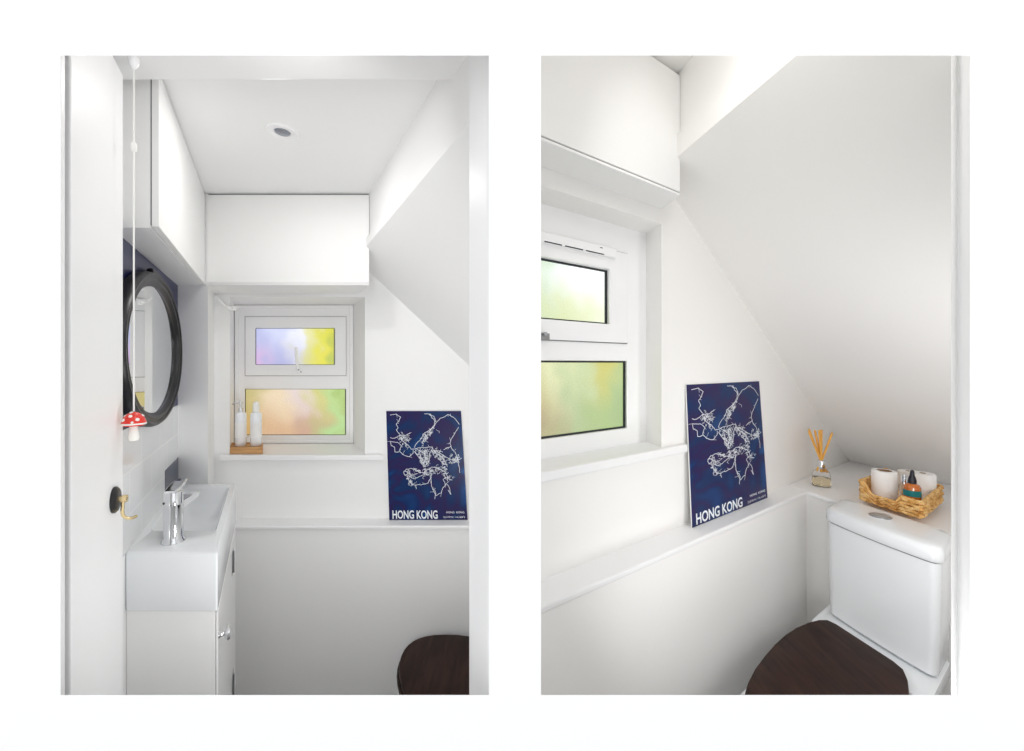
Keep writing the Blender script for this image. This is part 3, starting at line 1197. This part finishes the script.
# ---- overhead cupboard
cb_a, cb_h = hit_b(661.5, 209, B0)
S_c = (364 - 195.5) / cb_h
fc = lin2(EA, -EB, Vector(((680 - CX) / S_c, F / S_c)) - O2)
BF = fc[1]
AR = fc[0]
c = empty('overhead_cupboard', RW(-1.0, .0, cb_h), 'plain white cupboard fixed on the wall above the pale green window', 'cupboard')
bm = B()
prism(bm, [RW(AB, B0, cb_h + .006), RW(cb_a - .01, B0, cb_h + .006), RW(AR - .012, BF - .012, cb_h + .006), RW(aL(BF), BF - .012, cb_h + .006)], (0, 0, HC2 - cb_h - .008))
build('carcass', bm, M['cab'], c)
bm = B()
rbox(bm, aL(BF), AR, BF - .010, BF, cb_h + .009, HC2 - .012)
build('front_panel', bm, M['cab'], c, bevel=.0012)
bm = B()
rbox(bm, AR - .008, AR + .0035, BF - .018, BF - .008, slope_h(AV) - .0, HC2 - .03)
rbox(bm, aL(BF), AR, BF - .012, BF - .003, cb_h + .004, cb_h + .010)
build('shadow_gap', bm, M['gap'], c)
bm = B()
prism(bm, [RW(AB, B0, cb_h), RW(cb_a, B0, cb_h), RW(AR - .002, BF, cb_h), RW(aL(BF), BF, cb_h)], (0, 0, .006))
build('base_panel', bm, M['satin'], c)
# filler between the cupboard's end and the upright wall
if AV > AR + .01:
    bm = B()
    rbox(bm, AR + .004, AV + .02, B0, BF - .02, slope_h(AV) - .05, HC2)
    struct('trim_9', bm, M['warm'])


# ---- window 2
def fnR(x, z, d):
    return RW(x, BWIN + d, z)


AO1 = hit_b(648, 300, BWIN)[0]
sa1 = hit_b(626, 300, BWIN)[0]
sh0 = hit_b(626, 343.3, BWIN)[1]
sh1 = hit_b(626, 254.5, BWIN)[1]
gu1 = hit_b(608, 300, BWIN)[0]
guh0, guh1 = hit_b(608, 324.5, BWIN)[1], hit_b(608, 270, BWIN)[1]
gl1 = hit_b(626.3, 400, BWIN)[0]
glh0, glh1 = hit_b(626.3, 428, BWIN)[1], hit_b(626.3, 361, BWIN)[1]
w2, s2 = make_window('window_2', fnR, (A_L, AO1 + .03, WHB - .03, WHT + .02),
                     (A_L + .022, sa1, sh0, sh1), (A_L + .045, gu1, guh0, guh1), (A_L + .028, gl1, glh0, glh1), (W_UP2, W_LO2), .0085, .04, 'gap')
# window board
s_a, s_h = hit_b(686, 447, B0 + .01)
bm = B()
rbox(bm, AB, s_a, B0 - .002, B0 + .020, WHB - .024, WHB + .001)
rbox(bm, AB, WA1, BWIN, B0, WHB - .024, WHB + .001)
build('window_sill', bm, M['satin'], w2, bevel=.005)
# trickle vent
va0 = A_L + .03
va1, vh0 = hit_b(616, 258.5, BWIN + .02)
vh1 = hit_b(616, 250, BWIN + .02)[1]
bm = B()
rbox(bm, va0, va1, BWIN + .010, BWIN + .024, vh0, vh1 + .003)
vt = build('trickle_vent', bm, M['upvc'], w2, bevel=.002)
bm = B()
sa = [hit_b(x, 250, BWIN + .024)[0] for x in (544.5, 562, 565, 583, 586, 604, 606, 617)]
for i in (0, 2, 4):
    rbox(bm, sa[i], sa[i + 1], BWIN + .022, BWIN + .0248, vh0 + .001, vh0 + .0038)
rbox(bm, hit_b(600, 250, BWIN + .024)[0], hit_b(602.5, 250, BWIN + .024)[0], BWIN + .022, BWIN + .0248, vh1 - .006, vh1 - .004)
build('vent_slot', bm, M['gasket'], vt)
ha, hh = hit_b(545.5, 335, BWIN + .015)
bm = B()
rbox(bm, ha - .03, ha + .012, BWIN + .011, BWIN + .020, hh - .012, hh + .004)
tube(bm, [RW(ha - .004, BWIN + .012, hh + .002), RW(ha - .004, BWIN + .03, hh + .002)], .005, 10)
build('sash_handle', bm, M['steel'], s2, bevel=.001)

# ---- poster
bot0, bot1 = hit_h(694.5, 529.5, HL + .0006), hit_h(765, 496.8, HL + .0006)
t0_, t1_ = hit_b(686.3, 384.8, B0 + .006), hit_b(759, 381.2, B0 + .006)
bb = .5 * (bot0[1] + bot1[1])
make_poster(RW(t0_[0], B0 + .006, t0_[1]), RW(t1_[0], B0 + .006, t1_[1]), RW(bot1[0], bb, HL + .0012), RW(bot0[0], bb, HL + .0012),
            'navy street map poster on the ledge near the reed diffuser, turned at an angle')

# ---- toilet with cistern
t = empty('toilet', RW(-.35, .29, FZ), 'white toilet with its cistern in view and a dark brown wooden lid', 'toilet')
AF = -.165


def rr(a0, a1, b0, b1, h, r, bow=0.0, n=7, m=8):
    """Rounded plan outline; the front (a0) side bows outwards."""
    pts = []

    def ad(a, b):
        k = (b - (b0 + b1) / 2) / ((b1 - b0) / 2)
        w = max(0, (a1 - a) / (a1 - a0))
        pts.append(RW(a - bow * (1 - k * k) * w, b, h))
    for (ca, cb_, ang) in ((a0 + r, b0 + r, PI), (a1 - r, b0 + r, 1.5 * PI), (a1 - r, b1 - r, 0), (a0 + r, b1 - r, PI / 2)):
        for i in range(n + 1):
            a = ang + PI / 2 * i / n
            ad(ca + r * math.cos(a), cb_ + r * math.sin(a))
    for i in range(1, m):
        ad(a0, (b1 - r) + ((b0 + r) - (b1 - r)) * i / m)
    return pts


bm = B()
loft(bm, [rr(AF + .012, -.004, .163, .430, -.818, .02, .006), rr(AF + .002, -.004, .153, .440, -.808, .022, .008), rr(AF, -.004, .149, .444, -.70, .024, .010), rr(AF - .002, -.004, .145, .447, -.514, .026, .012)])
build('cistern', bm, M['ceramic'], t, smooth=True)
bm = B()
loft(bm, [rr(AF - .000, -.004, .146, .446, -.5145, .026, .012), rr(AF - .000, -.004, .146, .446, -.5085, .026, .012)])
build('cistern_gap', bm, M['gap'], t)
bm = B()
lo_ = (AF - .006, -.002, .141, .451)
loft(bm, [rr(*lo_, -.510, .028, .013), rr(lo_[0] - .002, -.002, .139, .453, -.506, .028, .013), rr(lo_[0] - .002, -.002, .139, .453, -.484, .028, .013), rr(lo_[0] + .003, -.002, .143, .449, -.474, .028, .013), rr(lo_[0] + .012, -.004, .151, .441, -.470, .026, .012), rr(lo_[0] + .04, -.02, .18, .42, -.469, .02, .010)])
ld = build('cistern_lid', bm, M['ceramic'], t, smooth=True)
bm = B()
bc = RW(-.072, .282, -.469)
ea3, eb3 = Vector((EA.x, EA.y, 0)), Vector((-EB.x, -EB.y, 0))
eb_p = Vector((-ea3.y, ea3.x, 0))
lathe(bm, bc, [(.027, -.001), (.027, .002), (.024, .0035), (.022, .003), (.021, .0042), (.004, .0046)], 32, Vector((1, 0, 0)), Vector((0, 1.0, 0)))
build('flush_button', bm, M['brushed'], ld, smooth=True)
HS = -.80
LIDP = [(-.214, .197), (-.222, .172), (-.25, .156), (-.30, .141), (-.365, .129), (-.43, .1245), (-.50, .1255), (-.57, .131), (-.64, .1395), (-.70, .153), (-.75, .172), (-.80, .205), (-.83, .245), (-.838, .276)]


def lid_ring(k, h, da=0.0):
    left = LIDP
    right = [(a, .552 - b) for a, b in left[::-1][1:]]
    ca, cb2 = -.5, .276
    return [RW(ca + da + (a - ca) * k, cb2 + (b - cb2) * k, h) for a, b in left + right]


bm = B()
loft(bm, [lid_ring(.97, HS - .018), lid_ring(.995, HS - .015), lid_ring(1.0, HS - .008), lid_ring(.99, HS - .002), lid_ring(.96, HS), lid_ring(.5, HS + .001)])
build('lid', bm, M['wenge'], t, smooth=True)
bm = B()
loft(bm, [lid_ring(.96, HS - .036), lid_ring(.985, HS - .033), lid_ring(.99, HS - .026), lid_ring(.975, HS - .020), lid_ring(.9, HS - .019)])
build('seat', bm, M['wenge'], t, smooth=True)
bm = B()
loft(bm, [rr(-.62, -.05, .20, .37, FZ + .0, .07), rr(-.62, -.05, .20, .37, FZ + .04, .07), rr(-.60, -.05, .21, .36, FZ + .16, .07), rr(-.72, -.03, .165, .41, HS - .13, .10), rr(-.80, -.01, .140, .43, HS - .06, .10), rr(-.81, -.008, .138, .436, HS - .036, .11), rr(-.79, -.02, .15, .42, HS - .034, .10)])
build('bowl', bm, M['ceramic'], t, smooth=True)
bm = B()
loft(bm, [rr(-.27, -.008, .135, .440, HS - .06, .03), rr(-.275, -.008, .128, .446, HS - .045, .03), rr(-.27, -.008, .130, .444, HS - .022, .03), rr(-.255, -.008, .14, .435, HS - .019, .03)])
build('cistern_shelf', bm, M['ceramic'], t, smooth=True)

# ---- reed diffuser
dcx = hit_h(821.3, 486.0, HL + .001)
db = RW(dcx[0], dcx[1], HL + .001)
SD = F / db.y
df = empty('reed_diffuser', db, 'small glass reed diffuser with seven rattan reeds in the corner of the ledge', 'diffuser')
rb = 7.6 / SD
hb_ = 18.5 / SD
bm = B()
lathe(bm, db, [(rb * .9, 0), (rb, .003), (rb, hb_ * .55), (rb * .85, hb_ * .8), (rb * .42, hb_ * .95), (rb * .36, hb_), (rb * .36, hb_ * 1.35)], 28)
build('glass_bottle', bm, M['glass'], df, smooth=True)
bm = B()
lathe(bm, db, [(rb * .80, .004), (rb * .86, .008), (rb * .86, hb_ * .42), (rb * .8, hb_ * .46)], 24)
build('scented_oil', bm, M['oil'], df, smooth=True)
bm = B()
lathe(bm, db, [(rb * .44, hb_ * .95), (rb * .46, hb_), (rb * .46, hb_ * 1.36), (rb * .40, hb_ * 1.40), (rb * .2, hb_ * 1.40)], 24, cap0=False, cap1=False)
build('metal_collar', bm, M['chrome'], df, smooth=True)
top = db + Vector((0, 0, hb_ * 1.42))
right = Vector((1, 0, 0))
for i, (tx, ty, dy) in enumerate(((808.8, 431.5, .0), (812.5, 430.0, .02), (817.3, 429.8, -.01), (818.6, 431, .02), (821.5, 430.0, .0), (824.3, 430.2, .015), (832.2, 432.8, .0))):
    tp_ = Vector(((tx - CX) / SD, db.y + dy, HC - (ty - HZ) / SD))
    d = tp_ - top
    bt_ = top - d * .42
    bt_.z = max(bt_.z, db.z + .006)
    lim = Vector((bt_.x - db.x, bt_.y - db.y, 0))
    if lim.length > rb * .7:
        lim = lim * (rb * .7 / lim.length)
        bt_.x, bt_.y = db.x + lim.x, db.y + lim.y
    neck = top + Vector((lim.x, lim.y, 0)) * -.15
    bm = B()
    tube(bm, [bt_, neck, tp_], .0038, 8)
    build('reed', bm, M['reed'], df, smooth=True)

# ---- basket
HB = -.4685
bk = empty('wicker_basket', RW(.17, .28, HB), 'low woven wicker basket on the cistern lid with dipped sides', 'basket')
A0, A1, C0, C1 = .030, .315, .186, .366
HT = .062


def basket_top(a, b, side):
    """Rim height: scooped in the middle of the long front and back sides."""
    if side in ('f', 'k'):
        k = (b - C0) / (C1 - C0)
        if k < .10:
            return HT * 1.03
        if k < .24:
            return HT * (1.03 - .58 * (k - .10) / .14)
        if k < .62:
            return HT * .45
        if k < .68:
            return HT * (.45 + .36 * (k - .62) / .06)
        return HT * .81
    if side == 'l':
        return HT * (1.03 - .22 * (a - A0) / (A1 - A0))
    return HT * .81


rng = random.Random(4)
# outline sampled around the rectangle with rounded corners
perim = []
NS = 26
for i in range(NS):
    perim.append((A0, C1 + (C0 - C1) * i / NS, 'f'))
for i in range(NS):
    perim.append((A0 + (A1 - A0) * i / NS, C0, 'l'))
for i in range(NS):
    perim.append((A1, C0 + (C1 - C0) * i / NS, 'k'))
for i in range(NS):
    perim.append((A1 + (A0 - A1) * i / NS, C1, 'r'))
ca_, cb3 = (A0 + A1) / 2, (C0 + C1) / 2
NP = len(perim)
ROWS = 5
bm = B()
for row in range(ROWS):      # plaited rows, each a chunky strand with alternating bulge
    rings = []
    for i, (a, b, sd_) in enumerate(perim):
        if (a, b) in ((A0, C1), (A0, C0), (A1, C0), (A1, C1)):
            a += .006 if a == A0 else -.006
            b += .006 if b == C0 else -.006
        H = basket_top(a, b, sd_)
        z0, z1 = H * row / ROWS, H * (row + 1) / ROWS
        zc_, rz = (z0 + z1) / 2, (z1 - z0) / 2 * 1.0
        bulge = .0048 + .0034 * math.sin(i * 2.1 + row * PI) + rng.uniform(-.0007, .0007)
        p = RW(a, b, HB + zc_ + .0015 * math.sin(i * 1.05 + row * PI))
        o_ = (p - RW(ca_, cb3, HB + zc_))
        o_.z = 0
        o_ = {'f': -ea3, 'k': ea3, 'l': -eb3, 'r': eb3}[sd_] * 1.0
        rings.append([p + o_ * (bulge * math.cos(q)) + Vector((0, 0, rz * math.sin(q))) for q in [2 * PI * j / 8 for j in range(8)]])
    loft(bm, rings + [rings[0]], False, False)
rng = random.Random(9)
build('woven_side', bm, M['wicker'], bk, smooth=True)
bm = B()
rbox(bm, A0, A1, C0, C1, HB + .0005, HB + .006)
build('basket_floor', bm, M['wicker'], bk)
bm = B()
rings = []
for i, (a, b, sd_) in enumerate(perim):
    p = RW(a, b, HB + basket_top(a, b, sd_) + .001)
    o_ = {'f': -ea3, 'k': ea3, 'l': -eb3, 'r': eb3}[sd_]
    rr_ = .0048 + .0012 * math.sin(i * 2.4)
    rings.append([p + o_ * (rr_ * math.cos(q)) + Vector((0, 0, rr_ * .8 * math.sin(q))) for q in [2 * PI * j / 8 for j in range(8)]])
loft(bm, rings + [rings[0]], False, False)
build('braided_rim', bm, M['wicker'], bk, smooth=True)


# ---- toilet rolls
def roll(x, y, S, r_px, top_y, label, hole_r, lean=(0, 0)):
    """x: image column of the axis; S: scale at its depth."""
    p = Vector(((x - CX) / S, F / S, HC + HB + .0065))
    H = (HC - (top_y - HZ) / S) - p.z
    r = r_px / S / math.hypot(1, (x - CX) / F) * 1.0
    o = empty('toilet_roll', p, label, 'toilet roll', 'toilet rolls in the basket')
    bm = B()
    lathe(bm, p, [(r * .97, 0), (r, .004), (r, H - .004), (r * .97, H - .0005), (hole_r, H)], 36, cap0=True, cap1=False)
    build('paper', bm, M['paper'], o, smooth=True)
    bm = B()
    lathe(bm, p, [(hole_r, H + .0004), (hole_r * .90, H + .0004), (hole_r * .90, H - .03)], 24, cap0=False, cap1=False)
    build('cardboard_core', bm, M['tube'], o, smooth=True)
    bm = B()
    lathe(bm, p, [(hole_r * .9, H - .03), (hole_r * .9, H - .029)], 24)
    build('core_hollow', bm, M['hole'], o)
    return o


def S_of(a, b):
    return F / RW(a, b, 0).y


roll(884.3, 0, S_of(.105, .232), 13.6, 470.5, 'toilet roll standing at the left end of the wicker basket with its brown core showing', .020)
roll(922.5, 0, S_of(.225, .318), 14.0, 473.0, 'toilet roll behind the amber dropper bottle, against the slope', .0085)
roll(908.5, 0, S_of(.268, .248), 11.5, 471.0, 'toilet roll at the back of the basket behind the silver capped bottle', .0085)

# amber dropper bottle
pa, pb = .075, .328
Sb_ = S_of(pa, pb)
p = Vector(((912.2 - CX) / Sb_, F / Sb_, HC + HB + .0065))
k = 1.0 / Sb_ / 1.4
ab_ = empty('dropper_bottle', p, 'amber glass dropper bottle with a teal label and black bulb in the basket', 'bottle')
zt = lambda y: (HC - (y - HZ) / Sb_) - p.z
rA = 9.2 * k
bm = B()
lathe(bm, p, [(rA * .95, 0), (rA, .003), (rA, zt(487)), (rA * .8, zt(484.4)), (rA * .45, zt(483.2)), (rA * .42, zt(481))], 28)
build('amber_body', bm, M['amber'], ab_, smooth=True)
bm = B()
lathe(bm, p, [(rA * 1.02, zt(495.5)), (rA * 1.02, zt(489.5))], 28, cap0=False, cap1=False)
build('bottle_label', bm, M['teal'], ab_, smooth=True)
bm = B()
lathe(bm, p, [(rA * .50, zt(483.8)), (rA * .50, zt(480.5)), (rA * .40, zt(477.5)), (rA * .30, zt(475.5)), (rA * .26, zt(473)), (rA * .22, zt(470.8)), (rA * .08, zt(470))], 22)
build('dropper_cap', bm, M['rubber'], ab_, smooth=True)
# small clear bottle with silver cap
pa, pb = .115, .300
Sb_ = S_of(pa, pb)
p = Vector(((904.6 - CX) / Sb_, F / Sb_, HC + HB + .0065))
k = 1.0 / Sb_ / 1.4
cbt = empty('clear_bottle', p, 'small clear glass bottle with a silver cap between the toilet roll and the amber bottle', 'bottle')
zt = lambda y: (HC - (y - HZ) / Sb_) - p.z
rA = 6.0 * k
bm = B()
lathe(bm, p, [(rA * .95, 0), (rA, .003), (rA, zt(486)), (rA * .7, zt(484)), (rA * .4, zt(483))], 24)
build('glass_body', bm, M['glass'], cbt, smooth=True)
bm = B()
lathe(bm, p, [(rA * .62, zt(483.6)), (rA * .62, zt(475.5)), (rA * .5, zt(474.6))], 20)
build('silver_cap', bm, M['chrome'], cbt, smooth=True)

# ------------------------------------------------------------------ light
w = bpy.data.worlds.new('overcast')
sc.world = w
w.use_nodes = True
bg = w.node_tree.nodes['Background']
bg.inputs['Color'].default_value = (.98, .99, 1.0, 1)
bg.inputs['Strength'].default_value = 1.27


def lamp(name, kind, loc, energy, color=(1, 1, 1), size=.1, rot=(0, 0, 0), shape='DISK', spread=PI):
    d = bpy.data.lights.new(name, kind)
    d.energy = energy
    d.color = color
    if kind == 'AREA':
        d.shape = shape
        d.size = size
        d.spread = spread
    else:
        d.shadow_soft_size = size
    o = bpy.data.objects.new(name, d)
    COL.objects.link(o)
    o.location = loc
    o.rotation_euler = rot
    return o


lamp('downlight_lamp', 'AREA', dc + Vector((0, 0, -.012)), 1.2, (1, .98, .96), .07)


def aimed(loc, target):
    return (Vector(target) - Vector(loc)).to_track_quat('-Z', 'Y').to_euler()


# added fill lamps without fittings, out of view behind front wall and jamb
p1 = Vector((-.34, .57, HC + .50))
lamp('fill_lamp', 'AREA', p1, .5, (1, .99, .97), .14, aimed(p1, p1 + Vector((-.45, 1, -.55))), spread=2.6)
p1 = Vector((-.20, .57, HC - .56))
lamp('fill_lamp', 'AREA', p1, 2.1, (1, .995, .98), .16, aimed(p1, p1 + Vector((-.34, 1, .62))), spread=2.5)
p2 = Vector((.34, .60, HC + .64))
lamp('fill_lamp', 'AREA', p2, .55, (1, .985, .96), .18, aimed(p2, p2 + Vector((.9, 1, -.9))), spread=2.4)
p3 = Vector((.46, .57, HC - .60))
lamp('fill_lamp', 'AREA', p3, 1.25, (.975, .985, 1), .24, aimed(p3, p3 + Vector((.95, 1, .75))))
p4 = RW(-.50, .70, -.24)
lamp('fill_lamp', 'AREA', p4, 2.0, (1, .99, .98), .22, aimed(p4, RW(-.05, -.08, -.25)))
lamp('downlight_lamp', 'AREA', RW(-1.02, .36, HC2 - .015), .25, (1, .97, .94), .09)

# ------------------------------------------------------------------ camera
cd = bpy.data.cameras.new('camera')
cam = bpy.data.objects.new('camera', cd)
COL.objects.link(cam)
cam.location = (0, 0, HC)
cam.rotation_euler = (PI / 2, 0, 0)
cd.sensor_width = 36
cd.lens = F / 1024 * 36
cd.shift_x = 0
cd.shift_y = -(375.5 - HZ) / 1024
cd.clip_start = .01
sc.camera = cam
sc.view_settings.view_transform = 'Standard'
sc.view_settings.look = 'None'
sc.view_settings.gamma = 1
sc.view_settings.exposure = 0
sc.view_settings.use_curve_mapping = False
sc.cycles.max_bounces = 16
sc.cycles.diffuse_bounces = 10
sc.cycles.glossy_bounces = 6
sc.cycles.transmission_bounces = 10
sc.cycles.use_denoising = True
